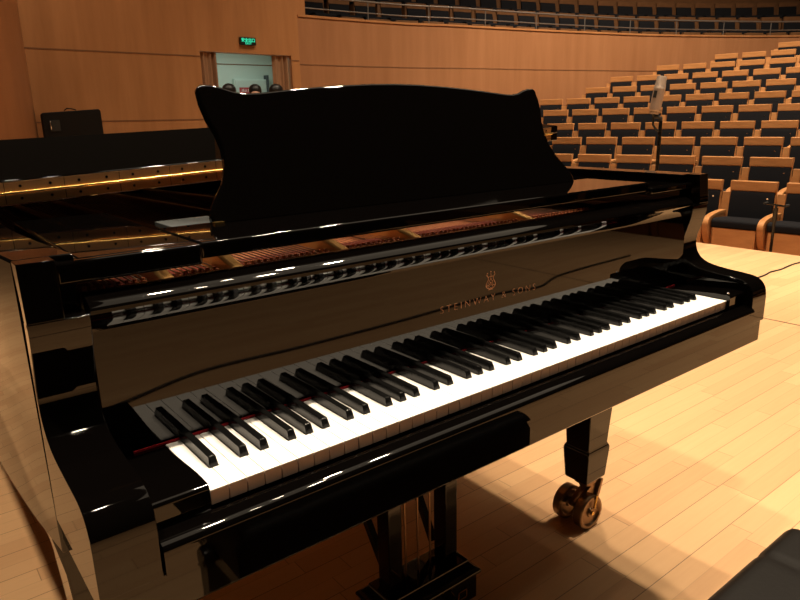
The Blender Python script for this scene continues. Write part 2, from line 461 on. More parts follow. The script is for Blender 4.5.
# desk panel
dn = Vector((0, .211, -.1)).normalized(); da = Vector((0, .1, .211)).normalized()
half = [(0, -.004), (.449, -.004), (.4505, .010), (.448, .021), (.436, .040), (.416, .066), (.404, .095), (.4005, .125), (.404, .152), (.412, .176), (.4165, .205), (.416, .231), (.408, .2365), (.388, .2355), (.372, .2315), (.352, .2245), (.332, .2215), (.305, .2225), (.26, .2275), (.20, .2335), (.13, .239), (.06, .2425), (0, .2435)]
R_ = [Vector((a, b, 0)) for a, b in half]
poly = [(p.x, p.y) for p in R_] + [(-p.x, p.y) for p in R_[::-1] if p.x > 1e-6]
mb = MB(); th = .016; o0 = Vector((CX, .31, .998))
front = [o0 + Vector((p[0], 0, 0)) + da * p[1] for p in poly]; back = [p + dn * th for p in front]; n = len(poly)
mb.add(front + back, [tuple(range(n)), tuple(range(2 * n - 1, n - 1, -1))] + [(i, (i + 1) % n, (i + 1) % n + n, i + n) for i in range(n)])
desk = mb.obj('music_desk', lacquer, piano, bevel=.004, segs=3)
for x in (.20, CX, mir(.20)):
    MB().box(x - .03, x + .03, .317, .331, .9966, .9998).obj('desk_hinge', brass, tray)
MB().box(.162, .178, .3, .31, .9966, 1.000).obj('desk_hinge', brass, tray)
mb = MB(); mb.tube([(CX, .33, 1.0005), (CX, .334, 1.0005)], .001)
# --- lid: main panel with the front flap folded back over it, resting a little open
LY = .622
def lidpoly(y0, y1):
    o2 = inset(outer, -.004)
    out = [p for p in o2 if p.y >= y0]
    p = clip_y(o2, y0)
    if y1 < 9:
        p = [Vector((q.x, -q.y)) for q in clip_y([Vector((q.x, -q.y)) for q in p], -y1)]
    return p
def lid_z(x): return 1.0462 + .0384 * x - .002
def slab(poly, zoff, th):
    mb = MB(); n = len(poly)
    mb.add([(p.x, p.y, lid_z(p.x) + zoff) for p in poly] + [(p.x, p.y, lid_z(p.x) + zoff + th) for p in poly],
           [tuple(range(n)), tuple(range(2 * n - 1, n - 1, -1))] + [(i, (i + 1) % n, (i + 1) % n + n, i + n) for i in range(n)])
    return mb
lid = slab(lidpoly(LY, 99), -.0213, .0208).obj('lid', lacquer, piano, bevel=.003, segs=2)
def flap_slab():
    mb = slab(lidpoly(LY, 1.08), .0005, .0208)
    mb.v = [(x, y, z + max(0, (y - LY) / (1.08 - LY)) * (.0580 - .0090 * x)) for x, y, z in mb.v]
    return mb
flap = flap_slab().obj('lid_flap', lacquer, lid, bevel=.003, segs=2)
x0, x1 = -.165, 1.352
mb = MB()
nseg = 16; Lg = (x1 - x0) / nseg
for k in range(nseg):
    a, b = x0 + k * Lg, x0 + (k + 1) * Lg - .0012
    for zo, h in ((-.0185, .0170), (.0015, .0170)):
        vs = [(x, y, lid_z(x) + z) for x in (a, b) for y in (LY - .0016, LY - .0001) for z in (zo, zo + h)]
        mb.add(vs, [(0, 1, 3, 2), (4, 6, 7, 5), (0, 4, 5, 1), (2, 3, 7, 6), (0, 2, 6, 4), (1, 5, 7, 3)])
hinge = mb.obj('lid_hinge', hingebrass, lid)
mb = MB(); mb.tube([(x0, LY - .0045, lid_z(x0)), (x1, LY - .0045, lid_z(x1))], .0026, 10); mb.obj('hinge_knuckle', brass, lid, smooth=60)
mb = MB()
for k in range(nseg):
    for q in (.25, .75):
        x = x0 + (k + q) * Lg
        for zo in (-.0105, .0105):
            mb.lathe([(.0001, 0), (.0026, 0), (.0026, .0006), (.0001, .0006)], 8, axis=(0, -1, 0), origin=(x, LY - .0016, lid_z(x) + zo))
stuff(mb.obj('hinge_screws', satin, lid))
for x, y in ((-.13, .72), (-.13, 1.9)):
    MB().lathe([(.0001, 1.0032), (.010, 1.0032), (.009, lid_z(x) - .0216), (.0001, lid_z(x) - .0216)], 12, origin=(x, y, 0)).obj('lid_button', rubber, piano)
for x in (.05, 1.1): MB().box(x - .02, x + .02, 1.00, 1.04, lid_z(x) + .0015, lid_z(x) + .0005 + (1.0 - LY) / (1.08 - LY) * (.0580 - .0090 * (x + .02))).obj('flap_rest', felt_black, lid)
mb = MB(); mb.box(1.29, 1.302, .86, .885, .90, lid_z(1.3) - .0222); mb.obj('lid_prop', satin, piano, bevel=.002)

# --- legs with brass casters
def leg(cx, cy, name='leg'):
    mb = MB()
    def ring(h, z): return [(cx - h, cy - h * .86, z), (cx + h, cy - h * .86, z), (cx + h, cy + h * .86, z), (cx - h, cy + h * .86, z)]
    prof = [(.071, .6165), (.071, .57), (.060, .50), (.054, .40), (.0445, .245), (.0485, .238), (.0505, .232), (.0505, .225), (.044, .138), (.038, .134)]
    vs = []; fs = []
    for h, z in prof: vs += ring(h, z)
    for i in range(len(prof) - 1):
        for k in range(4): fs.append((i * 4 + k, i * 4 + (k + 1) % 4, i * 4 + 4 + (k + 1) % 4, i * 4 + 4 + k))
    fs += [(0, 1, 2, 3), tuple(range(len(vs) - 4, len(vs)))[::-1]]
    mb.add(vs, fs); L = mb.obj(name, lacquer, piano, bevel=.003, segs=2)
    # caster: top plate and trailing fork
    mb = MB(); mb.lathe([(.0001, .1335), (.034, .1335), (.034, .127), (.018, .122), (.016, .108), (.0001, .108)], 18, origin=(cx, cy, 0))
    fork = rounded([(cx + .050, .120, .008), (cx + .052, .100, .012), (cx + .018, .045, .01), (cx - .035, .042, .008), (cx - .052, .058, .008), (cx - .035, .075, .01), (cx + .008, .104), (cx - .02, .121)], 0)
    for y in (cy - .010, cy + .010): mb.prism(fork, 'y', y - .006, y + .006)
    mb.prism(rounded([(cx + .046, .1215, .004), (cx + .056, .118, .006), (cx + .036, .062, .006), (cx + .024, .062)], 0), 'y', cy - .026, cy + .026)
    mb.obj('caster_bracket', oldbrass, L, bevel=.0015)
    for s in (-1, 1):
        y = cy + s * .036; wx = cx - .030
        mb = MB(); mb.lathe([(.0001, -.014), (.012, -.014), (.015, -.009), (.036, -.009), (.041, -.015), (.047, -.0155), (.0505, -.012), (.0505, .012), (.047, .0155), (.041, .015), (.036, .009), (.015, .009), (.012, .014), (.0001, .014)], 28, axis=(0, 1, 0), origin=(wx, y, .0507))
        mb.obj('caster_wheel', oldbrass, L, smooth=35)
    mb = MB(); mb.tube([(cx - .030, cy - .056, .0507), (cx - .030, cy + .056, .0507)], .006, 10); mb.tube([(cx - .012, cy - .052, .10), (cx - .020, cy - .052, .062)], .004, 8)
    mb.obj('caster_axle', brass, L, smooth=50)
leg(1.230, .352); leg(-.062, .352); leg(.16, 2.15)
mb = MB()
for x in (.2, .62, 1.03): mb.box(x - .045, x + .045, .43, 2.0 if x < .9 else 1.5, .64, .76)
mb.obj('beams', satin, piano)
mb = MB()
mb.prism([(p.x, p.y) for p in clip_y(ins2, .43)], 'z', .765, .785); mb.obj('underside', spruce, piano)
mb = MB()
# --- pedal lyre
lx, ly = .603, .345
lyre = MB()
lyre.box(lx - .125, lx + .125, ly - .03, ly + .055, .590, .6165)
lyre = lyre.obj('pedal_lyre', lacquer, piano, bevel=.004)
for s in (-1, 1):
    x = lx + s * .0835
    MB().box(x - .0185, x + .0185, ly - .013, ly + .030, .1225, .5898).obj('lyre_post', lacquer, lyre, bevel=.0025)
    mb = MB(); mb.tube([(lx + s * .075, ly + .045, .15), (lx + s * .095, ly + .33, .617)], .011, 4); mb.obj('lyre_brace', satin, lyre)
mb = MB(); bp = [(-.150, .030), (-.150, .094), (-.158, .100), (-.158, .106), (-.140, .120), (-.134, .134), (.134, .134), (.140, .120), (.158, .106), (.158, .100), (.150, .094), (.150, .030)]
lv = []; 
for h, z in ((.132, .018), (.132, .080), (.137, .085), (.141, .091), (.139, .097), (.128, .104), (.119, .114), (.117, .122)):
    d = h - .132
    lv.append([(lx - h, ly - .05 - d, z), (lx + h, ly - .05 - d, z), (lx + h, ly + .065 + d, z), (lx - h, ly + .065 + d, z)])
vs = [v for r in lv for v in r]; fs = [(0, 1, 2, 3), tuple(range(len(vs) - 4, len(vs)))[::-1]]
for i in range(len(lv) - 1):
    for k in range(4): fs.append((i * 4 + k, i * 4 + (k + 1) % 4, i * 4 + 4 + (k + 1) % 4, i * 4 + 4 + k))
mb.add(vs, fs); mb.obj('lyre_box', lacquer, lyre, bevel=.002)
for k in (-1, 0, 1):
    x = lx + k * .062
    mb = MB(); mb.tube([(x, ly - .04, .038), (x, ly - .10, .040), (x, ly - .16, .035)], [.011, .013, .016], 10); mb.obj('pedal', brass, lyre, smooth=50)
    mb = MB(); mb.tube([(x * .6 + lx * .4, ly + .012, .1225), (x * .6 + lx * .4, ly + .012, .59)], .0028, 8); mb.obj('pedal_rod', oldbrass, lyre, smooth=50)
mb = MB(); fx0, fx1, fz0, fz1 = lx + .070, lx + .098, .036, .060; yy = ly - .0503
for a in ((fx0, fx1, fz1 - .003, fz1), (fx0, fx1, fz0, fz0 + .003), (fx0, fx0 + .003, fz0, fz1), (fx1 - .003, fx1, fz0, fz1)): mb.box(a[0], a[1], yy - .002, yy, a[2], a[3])
mb.obj('pedal_hole_rim', brass, lyre)

# ================================================================== PIANO BENCH
bench = thing('piano_bench', 'black padded leather piano bench in the lower right corner, in front of the keyboard', 'bench', (.5, -.457, 0))
bw, bd = .372, .150
mb = MB(); nx, ny = 72, 36; vs = []
def pad(u, v):
    x = -bw + 2 * bw * u; y = -bd + 2 * bd * v
    e = min(x + bw, bw - x); e2 = min(y + bd, bd - y)
    def fall(d): 
        d = max(0, min(1, d / .026)); return math.sqrt(1 - (1 - d) ** 2)
    z = .437 + .045 * fall(e) * fall(e2) 
    g = abs(abs(x) - .245)
    z -= .0035 * math.exp(-(g / .006) ** 2) * (1 if e > .05 else 0)
    return (x, y, z)
for j in range(ny + 1):
    for i in range(nx + 1): vs.append(pad(i / nx, j / ny))
fs = [(j * (nx + 1) + i, j * (nx + 1) + i + 1, (j + 1) * (nx + 1) + i + 1, (j + 1) * (nx + 1) + i) for j in range(ny) for i in range(nx)]
k = len(vs); edge = [i for i in range(nx + 1)] + [(j + 1) * (nx + 1) + nx for j in range(ny)] + [ny * (nx + 1) + i for i in range(nx - 1, -1, -1)] + [j * (nx + 1) for j in range(ny - 1, 0, -1)]
for e in edge: vs.append((vs[e][0], vs[e][1], .392))
m_ = len(edge)
fs += [(edge[i], edge[(i + 1) % m_], k + (i + 1) % m_, k + i) for i in range(m_)] + [tuple(range(k, k + m_))]
mb.add(vs, fs); mb.obj('seat_cushion', leather, bench, smooth=50)
MB().box(-bw + .012, bw - .012, -bd + .012, bd - .012, .335, .3915).obj('apron', lacquer, bench, bevel=.004)
for sx in (-1, 1):
    for sy in (-1, 1):
        x, y = sx * (bw - .05), sy * (bd - .045)
        mb = MB(); mb.prism([(x - .024, y - .024), (x + .024, y - .024), (x + .024, y + .024), (x - .024, y + .024)], 'z', 0, .3345)
        mb.obj('leg', lacquer, bench, bevel=.004)
mb = MB()
for sx in (-1, 1): mb.lathe([(.0001, 0), (.022, 0), (.026, .006), (.026, .024), (.022, .03), (.0001, .03)], 18, axis=(1, 0, 0) if sx > 0 else (-1, 0, 0), origin=(sx * (bw - .0118), 0, .365))
mb.obj('height_knob', satin, bench, smooth=40)

# ================================================================== THE SETTING
# stage
sx1 = 5.57
mb = MB(); mb.box(-4, sx1, -3.7, 9.5, -.16, 0); struct(mb.obj('floor', floorm))
mb = MB(); mb.box(sx1 - .02, sx1, -3.7, 9.5, -1.0, -.161); struct(mb.obj('trim_1', wallwood))
# curved parapet wall of the hall
WP = [(5.62, 9.34), (6.43, 9.33), (7.71, 9.25), (8.66, 9.03), (9.65, 8.88), (11.05, 8.65), (12.05, 8.44), (13.38, 8.14), (14.55, 7.74), (15.75, 7.23), (17.0, 6.6), (18.2, 5.6), (19.0, 4.4), (19.4, 3.0), (19.65, 1.5), (19.65, 0)]
WPs = [Vector((p.x, p.y)) for p in smooth_path([(a, b, 0) for a, b in WP], 6)]
def off(path, d):                                     # to the outside of the hall
    out = []
    for i, p in enumerate(path):
        t = (path[min(i + 1, len(path) - 1)] - path[max(i - 1, 0)]).normalized(); out.append(p + Vector((-t.y, t.x)) * d)
    return out
def curved_wall(name, path, d0, d1, z0, z1, m):
    a, b = off(path, d0), off(path, d1); n = len(a); mb = MB()
    vs = [(p.x, p.y, z) for z in (z0, z1) for p in a] + [(p.x, p.y, z) for z in (z0, z1) for p in b]; fs = []
    for i in range(n - 1):
        fs += [(i, i + 1, n + i + 1, n + i), (2 * n + i, 3 * n + i, 3 * n + i + 1, 2 * n + i + 1), (n + i, n + i + 1, 3 * n + i + 1, 3 * n + i), (i, 2 * n + i, 2 * n + i + 1, i + 1)]
    fs += [(0, n, 3 * n, 2 * n), (n - 1, 3 * n - 1, 4 * n - 1, 2 * n - 1)]
    mb.add(vs, fs); return mb.obj(name, m, smooth=30)
HW = 2.764
struct(curved_wall('wall_right', WPs, 0, .14, -1, HW, wallwood2))
struct(curved_wall('trim_2', WPs, -.02, .16, HW, HW + .035, wallwood))
struct(curved_wall('trim_3', WPs, -.006, -.0005, 2.03, 2.045, groove))
struct(curved_wall('trim_4', WPs, -.006, -.0005, 1.185, 1.198, groove))
# stage wall with the doorway
LA, LB = Vector((-2.2, 8.68)), Vector((5.62, 9.34)); LD = (LB - LA).normalized(); LN = Vector((-LD.y, LD.x))
def lw(x): return (x - LA.x) / LD.x                      # arc position for a given X
def wall_piece(mb, xa, xb, z0, z1, d0=0, d1=.16):
    a, b = LA + LD * lw(xa), LA + LD * lw(xb)
    mb.prism([tuple(a + LN * d0), tuple(b + LN * d0), tuple(b + LN * d1), tuple(a + LN * d1)], 'z', z0, z1)
DX0, DX1, DZ = 3.87, 5.46, 2.165; WH = 3.04
mb = MB(); wall_piece(mb, -2.2, DX0, 0, WH); wall_piece(mb, DX0, DX1, DZ, WH); wall_piece(mb, DX1, 5.62, 0, WH)
struct(mb.obj('wall_left', wallwood))
mb = MB()
for z in (2.085, 1.195):
    wall_piece(mb, -2.2, DX0 - .005, z, z + .015, -.006, -.0005)
    wall_piece(mb, DX1 + .005, 5.61, z, z + .015, -.006, -.0005)
struct(mb.obj('trim_5', groove))
# round pilaster at the left edge of the picture
mb = MB(); mb.lathe([(1.06, 0), (1.06, 2.44)], 64, origin=(.23, 7.72, 0)); struct(mb.obj('wall_pilaster', wallwood2, smooth=40))
# corridor beyond the doorway
mb = MB()
mb.box(2.9, 6.2, 11.3, 11.4, 0, 2.5); mb.box(2.8, 2.9, 9.36, 11.4, 0, 2.5); mb.box(6.2, 6.3, 9.55, 11.4, 0, 2.5)
struct(mb.obj('wall_back', corridor))
mb = MB(); mb.box(2.8, 6.3, 9.56, 11.4, 2.5, 2.56); struct(mb.obj('ceiling', corridor))
mb = MB(); mb.box(2.8, 6.3, 9.52, 11.4, -.1, -.001); struct(mb.obj('floor_corridor', hallfloor))
mb = MB(); mb.box(2.91, 6.19, 11.29, 11.2995, 2.165, 2.18); struct(mb.obj('trim_6', groove))
# hall floor steps (one per seat row) and balcony steps
R0, X0R, DXR = 20., 7.2, .93
ROWZ = [.425, .617, .814, 1.006, 1.234, 1.443, 1.661, 1.893, 2.123, 2.34, 2.56]
ROWS0 = [2.58, 2.82, 3.32, 3.53, 4.27, 4.47, 4.71, 5.34, 5.47, 5.86, 6.12]
CXR = X0R - R0; SEAT_H = .83; PITCH_S = .545
def wall_max_y(x):
    for a, b in zip(WPs, WPs[1:]):
        if a.x <= x <= b.x: return a.y + (b.y - a.y) * (x - a.x) / (b.x - a.x)
    return 9
mb = MB()
for i, z in enumerate(ROWZ):
    r1 = R0 + DXR * i - .52; r2 = r1 + DXR if i < len(ROWZ) - 1 else r1 + 3.2
    if i == 0: r1 -= 2.2
    pa, pb = [], []
    for k in range(49):
        th = -.36 + .72 * k / 48 + (.0)
        pa.append((CXR + r1 * math.cos(th), r1 * math.sin(th))); pb.append((CXR + r2 * math.cos(th), r2 * math.sin(th)))
    # keep inside the wall and in front of it
    def cl(p): 
        return (max(p[0], sx1 + .001), min(p[1], wall_max_y(p[0]) - .01) if p[0] > 5.63 else min(p[1], 9.3))
    pa = [cl(p) for p in pa]; pb = [cl(p) for p in pb]
    zt = z - SEAT_H; n = len(pa)
    vs = [(x, y, zz) for zz in (-1.0, zt) for x, y in pa] + [(x, y, zz) for zz in (-1.0, zt) for x, y in pb]; fs = []
    for k in range(n - 1):
        fs += [(k, k + 1, n + k + 1, n + k), (2 * n + k, 3 * n + k, 3 * n + k + 1, 2 * n + k + 1), (n + k, n + k + 1, 3 * n + k + 1, 3 * n + k), (k, 2 * n + k, 2 * n + k + 1, k + 1)]
    fs += [(0, n, 3 * n, 2 * n), (n - 1, 3 * n - 1, 4 * n - 1, 2 * n - 1)]
    mb.add(vs, fs)
struct(mb.obj('floor_hall', hallfloor))
BAL = [(.68, 2.94), (1.55, 3.40), (2.42, 3.86)]
for k, (d, z) in enumerate(BAL):
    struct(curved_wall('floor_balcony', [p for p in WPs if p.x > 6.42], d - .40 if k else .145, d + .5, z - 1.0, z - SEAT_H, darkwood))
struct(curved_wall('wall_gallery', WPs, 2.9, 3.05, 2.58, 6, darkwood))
# side of the balcony opening at the stage wall
mb = MB(); wall_piece(mb, 5.62, 5.78, HW + .04, 6, .0, 3.0); struct(mb.obj('wall_side', wallwood))
# ------------------------------------------------------------------ handrail of the balcony
rail = thing('handrail', 'thin steel double handrail along the top of the curved balcony wall', 'handrail', (5.8, 9.41, HW))
ctr = off(WPs, .07)
ctr3 = [Vector((p.x, p.y, 0)) - Vector((5.8, 9.41, HW)) for p in ctr if p.x > 5.7]
for z in (HW + .155, HW + .335):
    mb = MB(); mb.tube([p + Vector((0, 0, z)) for p in ctr3], .017 if z > 3 else .011, 8); mb.obj('rail_bar', railm, rail, smooth=50)
acc = 0; nextp = .1; k = 0
for a, b in zip(ctr3, ctr3[1:]):
    seg = (b - a).length
    while nextp < acc + seg and k < 14:
        p = a + (b - a) * ((nextp - acc) / seg); mb = MB(); mb.tube([p + Vector((0, 0, HW + .036)), p + Vector((0, 0, HW + .335))], .010, 8); mb.obj('rail_post', railm, rail, smooth=50); nextp += 1.25; k += 1
    acc += seg

# ================================================================== AUDITORIUM SEATS
ORD = ['first', 'second', 'third', 'fourth', 'fifth', 'sixth', 'seventh', 'eighth', 'ninth', 'tenth', 'eleventh', 'twelfth', 'thirteenth', 'fourteenth', 'fifteenth', 'sixteenth', 'seventeenth', 'eighteenth', 'nineteenth', 'twentieth', 'twenty-first', 'twenty-second', 'twenty-third', 'twenty-fourth', 'twenty-fifth', 'twenty-sixth', 'twenty-seventh', 'twenty-eighth', 'twenty-ninth', 'thirtieth', 'thirty-first', 'thirty-second']
# one seat; its front faces local -x, its base is at the origin
def seat_parts():
    P = []
    H = SEAT_H
    # curved wooden back shell with the broad cap
    mb = MB(); hw = .228
    def backx(z): return .02 + .10 * (z - .3)             # leans back
    sh = []
    for z in (.30, .45, .60, .705): sh.append((backx(z) + .030, z))
    prof = sh + [(backx(H) + .040, H - .004), (backx(H) + .036, H), (backx(H) - .030, H), (backx(H) - .034, H - .006), (backx(H) - .026, H - .100), (backx(.70) + .012, .705), (backx(.30) + .012, .30)]
    mb.prism(prof, 'y', -hw, hw); P.append(('back_shell', mb, seatwood, .004))
    mb = MB(); n = 7; prof = [(backx(.40) + .0115, .40), (backx(H - .108) + .0115, H - .108)]
    c = [(backx(H - .108) - .012, H - .105), (backx(.66) - .028, .66), (backx(.55) - .036, .55), (backx(.45) - .034, .445), (backx(.40) - .02, .41)]
    mb.prism(prof + c, 'y', -hw + .012, hw - .012); P.append(('back_cushion', mb, seatcloth, .008))
    mb = MB(); prof = rounded([(-.43, .385, .02), (-.435, .465, .03), (-.36, .478), (-.02, .452), (-.02, .385)], 0)
    mb.prism(prof, 'y', -hw + .004, hw - .004); P.append(('seat_cushion', mb, seatcloth, .006))
    mb = MB(); mb.prism([(-.415, .12), (-.42, .383), (-.05, .383), (-.05, .12)], 'y', -hw + .018, hw - .018); mb.box(-.40, -.06, -hw + .04, hw - .04, 0, .12); P.append(('seat_base', mb, seatwood, .004))
    for s in (1,):
        arm = smooth_path([(.035, .520, 0), (-.12, .522, 0), (-.30, .512, 0), (-.425, .488, 0), (-.475, .440, 0), (-.470, .37, 0), (-.43, .27, 0), (-.37, .19, 0)], 3)
        inn = smooth_path([(.035, .483, 0), (-.12, .484, 0), (-.28, .475, 0), (-.375, .452, 0), (-.405, .415, 0), (-.395, .36, 0), (-.36, .27, 0), (-.31, .19, 0)], 3)
        mb = MB(); pts = [(p.x, p.y) for p in arm] + [(p.x, p.y) for p in inn[::-1]]
        # split into quads so that the band stays clean
        m2 = len(arm); y0, y1 = (s * .3025, s * .2425) 
        vs = [(p.x, y, p.y) for y in (y0, y1) for p in arm] + [(p.x, y, p.y) for y in (y0, y1) for p in inn]; fs = []
        for i in range(m2 - 1):
            fs += [(i, i + 1, m2 + i + 1, m2 + i), (2 * m2 + i, 3 * m2 + i, 3 * m2 + i + 1, 2 * m2 + i + 1), (i, 2 * m2 + i, 2 * m2 + i + 1, i + 1), (m2 + i, m2 + i + 1, 3 * m2 + i + 1, 3 * m2 + i)]
        fs += [(0, m2, 3 * m2, 2 * m2), (m2 - 1, 3 * m2 - 1, 4 * m2 - 1, 2 * m2 - 1)]
        mb.add(vs, fs); P.append(('armrest', mb, seatwood, .006))
        mb = MB(); a, b = sorted((s * .295, s * .250)); mb.prism([(-.255, .0), (-.30, .472), (.03, .481), (.04, .0)], 'y', a, b); P.append(('side_panel', mb, seatwood, .003))
        mb = MB(); a, b = sorted((s * .312, s * .233)); mb.prism([(.055, .0), (.055, .40), (.075, .705), (.105, .705), (.095, .40), (.085, .0)], 'y', a, b); P.append(('divider_panel', mb, seatwood, .003))
    mb = MB(); mb.lathe([(.0001, 0), (.009, 0), (.009, .003), (.0001, .003)], 10, axis=(-1, 0, 0), origin=(backx(.67) - .028, -.155, .655)); P.append(('number_disc', mb, chrome, None))
    return P
PARTS = [(nm, mb.mesh(nm), m, bv) for nm, mb, m, bv in seat_parts()]
proto_children = []
proto = bpy.data.objects.new('auditorium_seat', None); COL.objects.link(proto); proto.empty_display_size = .1
for nm, me, m, bv in PARTS:
    o = link(nm, me, m, proto, bevel=bv, segs=2) if bv else link(nm, me, m, proto, smooth=40)
    bpy.context.view_layer.update()
    done = bpy.data.meshes.new_from_object(o.evaluated_get(bpy.context.evaluated_depsgraph_get())); done.name = nm
    o.modifiers.clear(); o.data = done
    proto_children.append(o)
proto_used = False
def place_seat(loc, rotz, label, group):
    global proto_used
    if not proto_used: r = proto; proto_used = True
    else:
        r = proto.copy(); COL.objects.link(r)
        for ch in proto_children:
            c = ch.copy(); COL.objects.link(c); c.parent = r
    r.location = loc; r.rotation_euler = (0, 0, rotz)
    r['label'] = label; r['category'] = 'seat'; r['group'] = group
    return r
for i in range(11):
    Rr = R0 + DXR * i; seats = []
    ks = range(-14, 16)
    for k in ks:
        s = ROWS0[i] + k * PITCH_S; th = s / Rr; x, y = CXR + Rr * math.cos(th), Rr * math.sin(th)
        if y > wall_max_y(x + .08) - .335: continue
        pr_ = project((x, y, ROWZ[i])); 
        if pr_ is None: continue
        u, v = pr_
        az = math.degrees(math.atan2(x - CAM.x, y - CAM.y))
        if az < 46.5: continue
        if u > 835 and not (i < 3 and -4.6 < y < -.8): 
            continue
        seats.append((u, v, x, y, th))
    seats.sort(key=lambda q: -q[0])
    vis = 0
    if i == 10: seats = [q for q in seats if q[0] > 770]
    for u, v, x, y, th in seats:
        grp = 'auditorium seats in the %s row from the stage' % ORD[i]
        rowname = 'front row' if i == 0 else ('rearmost visible row' if i == 10 else '%s row from the stage' % ORD[i])
        if u > 822: lab = 'navy auditorium seat of the %s, mirrored in the fallboard' % rowname
        elif u < 549 or (i == 0 and u < 690) or (v > 168 and u < 560): lab = 'navy auditorium seat of the %s, hidden behind the piano' % rowname
        else:
            lab = 'navy auditorium seat with beech cap, %s, %s from the right edge' % (rowname, ORD[vis]); vis += 1
        place_seat((x, y, ROWZ[i] - SEAT_H), th, lab, grp)
# balcony seats: too small to show parts, one mesh each
bm_ = MB()
for nm, mb, m, bv in seat_parts():
    if nm in ('number_disc', 'armrest', 'side_panel', 'divider_panel'): continue
    idx = 0 if m is seatwood else 1
    bm_.add(mb.v, mb.f, idx)
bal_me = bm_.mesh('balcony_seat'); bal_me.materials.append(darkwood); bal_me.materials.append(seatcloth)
for row, (d, z) in enumerate(BAL):
    path = off(WPs, d); acc = 0; nxt = .42 + .27 * (row % 2); idx = 0
    for a, b in zip(path, path[1:]):
        seg = (b - a).length
        while nxt < acc + seg:
            p = a + (b - a) * ((nxt - acc) / seg); nxt += .57
            t = (b - a).normalized(); nn = Vector((-t.y, t.x))
            q = project((p.x, p.y, z))
            if q is None or q[0] > 815 or p.x < 6.75: continue
            o = bpy.data.objects.new('balcony_seat', bal_me); COL.objects.link(o)
            o.location = (p.x, p.y, z - SEAT_H); o.rotation_euler = (0, 0, math.atan2(nn.y, nn.x))
            rn = ('front balcony row behind the handrail', 'second balcony row', 'third balcony row')[row]
            tag(o, 'dark seat in the %s, %s from the left' % (rn, ORD[min(idx, 31)]), 'seat', 'balcony seats above the curved wall'); idx += 1
        acc += seg

# ================================================================== DOORWAY FURNISHINGS
def curtain(xa, xb, label):
    a, b = LA + LD * lw(xa), LA + LD * lw(xb); n = 60; mb = MB(); fr = []; bk = []
    for i in range(n + 1):
        t = i / n; p = a + (b - a) * t + LN * (.055 + .024 * math.sin(t * 2 * PI * 3.2) + .012 * math.sin(t * 27 + 1))
        fr.append(p); bk.append(p + LN * .006)
    zs = [.015, .7, 1.4, 2.02, DZ - .005]; vs = []; fs = []
    for z in zs:
        k = 1 + .06 * (1 - z / 2.1)
        vs += [(p.x, p.y, z) for p in fr]
    for z in zs: vs += [(p.x, p.y, z) for p in bk]
    m = n + 1; q = len(zs) * m
    for j in range(len(zs) - 1):
        for i in range(n):
            fs.append((j * m + i, j * m + i + 1, (j + 1) * m + i + 1, (j + 1) * m + i)); fs.append((q + j * m + i, q + (j + 1) * m + i, q + (j + 1) * m + i + 1, q + j * m + i + 1))
    for i in range(n):
        fs += [(i, q + i, q + i + 1, i + 1), ((len(zs) - 1) * m + i, (len(zs) - 1) * m + i + 1, q + (len(zs) - 1) * m + i + 1, q + (len(zs) - 1) * m + i)]
    mb.add(vs, fs); o = mb.obj('curtain', curtainm, smooth=60); tag(o, label, 'curtain', 'curtains of the stage doorway')
curtain(DX0 + .02, 4.17, 'brown pleated curtain drawn to the left side of the doorway')
curtain(5.13, DX1 - .02, 'brown pleated curtain drawn to the right side of the doorway')
# exit sign
rz = math.atan2(LD.y, LD.x)
ec = LA + LD * lw(4.66) - LN * .03
ex_s = thing('exit_sign', 'small green lit exit sign on the wooden wall above the doorway', 'sign', (ec.x, ec.y, 2.335), rz)
MB().box(-.135, .135, -.02, .028, -.055, .055).obj('sign_box', exitbox, ex_s, bevel=.004)
t1 = text_mesh('安全出口', .060, 1.0, .001, .0008); link('sign_lettering', t1, exitgreen, ex_s, loc=(0, -.0215, -.006), rot=(PI / 2, 0, 0))
t2 = text_mesh('EXIT', .042, 1.3, .001, .0006); link('sign_lettering', t2, exitgreen, ex_s, loc=(0, -.0215, -.045), rot=(PI / 2, 0, 0))
# wall cabinet in the corridor
cab = thing('wall_cabinet', 'pale green wall cabinet with a red sign in the corridor behind the doorway', 'cabinet', (5.60, 11.298, 0))
MB().box(-.29, .36, -.10, 0, .25, 1.915).obj('cabinet_body', corridor, cab, bevel=.006)
MB().box(-.27, .34, -.118, -.101, .28, 1.89).obj('cabinet_door', cabinetm, cab, bevel=.003)
MB().box(.362, .395, -.135, 0, .25, 1.99).obj('cabinet_frame', greystrip, cab)
sg = MB().box(-.21, .05, -.124, -.119, 1.655, 1.765).obj('sign_plate', signred, cab)
t3 = text_mesh('消火栓', .062, 1.05, .0005, .0006); link('sign_lettering', t3, signwhite, sg, loc=(-.08, -.1248, 1.688), rot=(PI / 2, 0, 0))
# black case by the left wall
case = thing('equipment_case', 'tall black equipment case with a recessed handle, standing by the left wall', 'case', (1.60, 7.42, 0), -.16)
mb = MB(); mb.prism([(-.292, 0), (.300, 0), (.288, 1.305), (.27, 1.322), (-.275, 1.290), (-.290, 1.275)], 'y', -.17, .17); mb.obj('case_body', casem, case, bevel=.008)
mb = MB(); mb.box(-.225, -.125, -.176, -.1705, 1.10, 1.215); h = mb.obj('handle_recess', rubber, case, bevel=.002)
mb = MB(); mb.tube([(-.215, -.178, 1.20), (-.215, -.19, 1.19), (-.215, -.19, 1.13), (-.215, -.178, 1.12)], .006, 8); mb.obj('handle', chrome, h, smooth=50)
mb = MB(); mb.tube([(-.06, -.02, 1.312), (-.03, -.02, 1.335), (.02, 0, 1.330), (.06, .01, 1.318)], .006, 8); mb.obj('strap', casem, case)

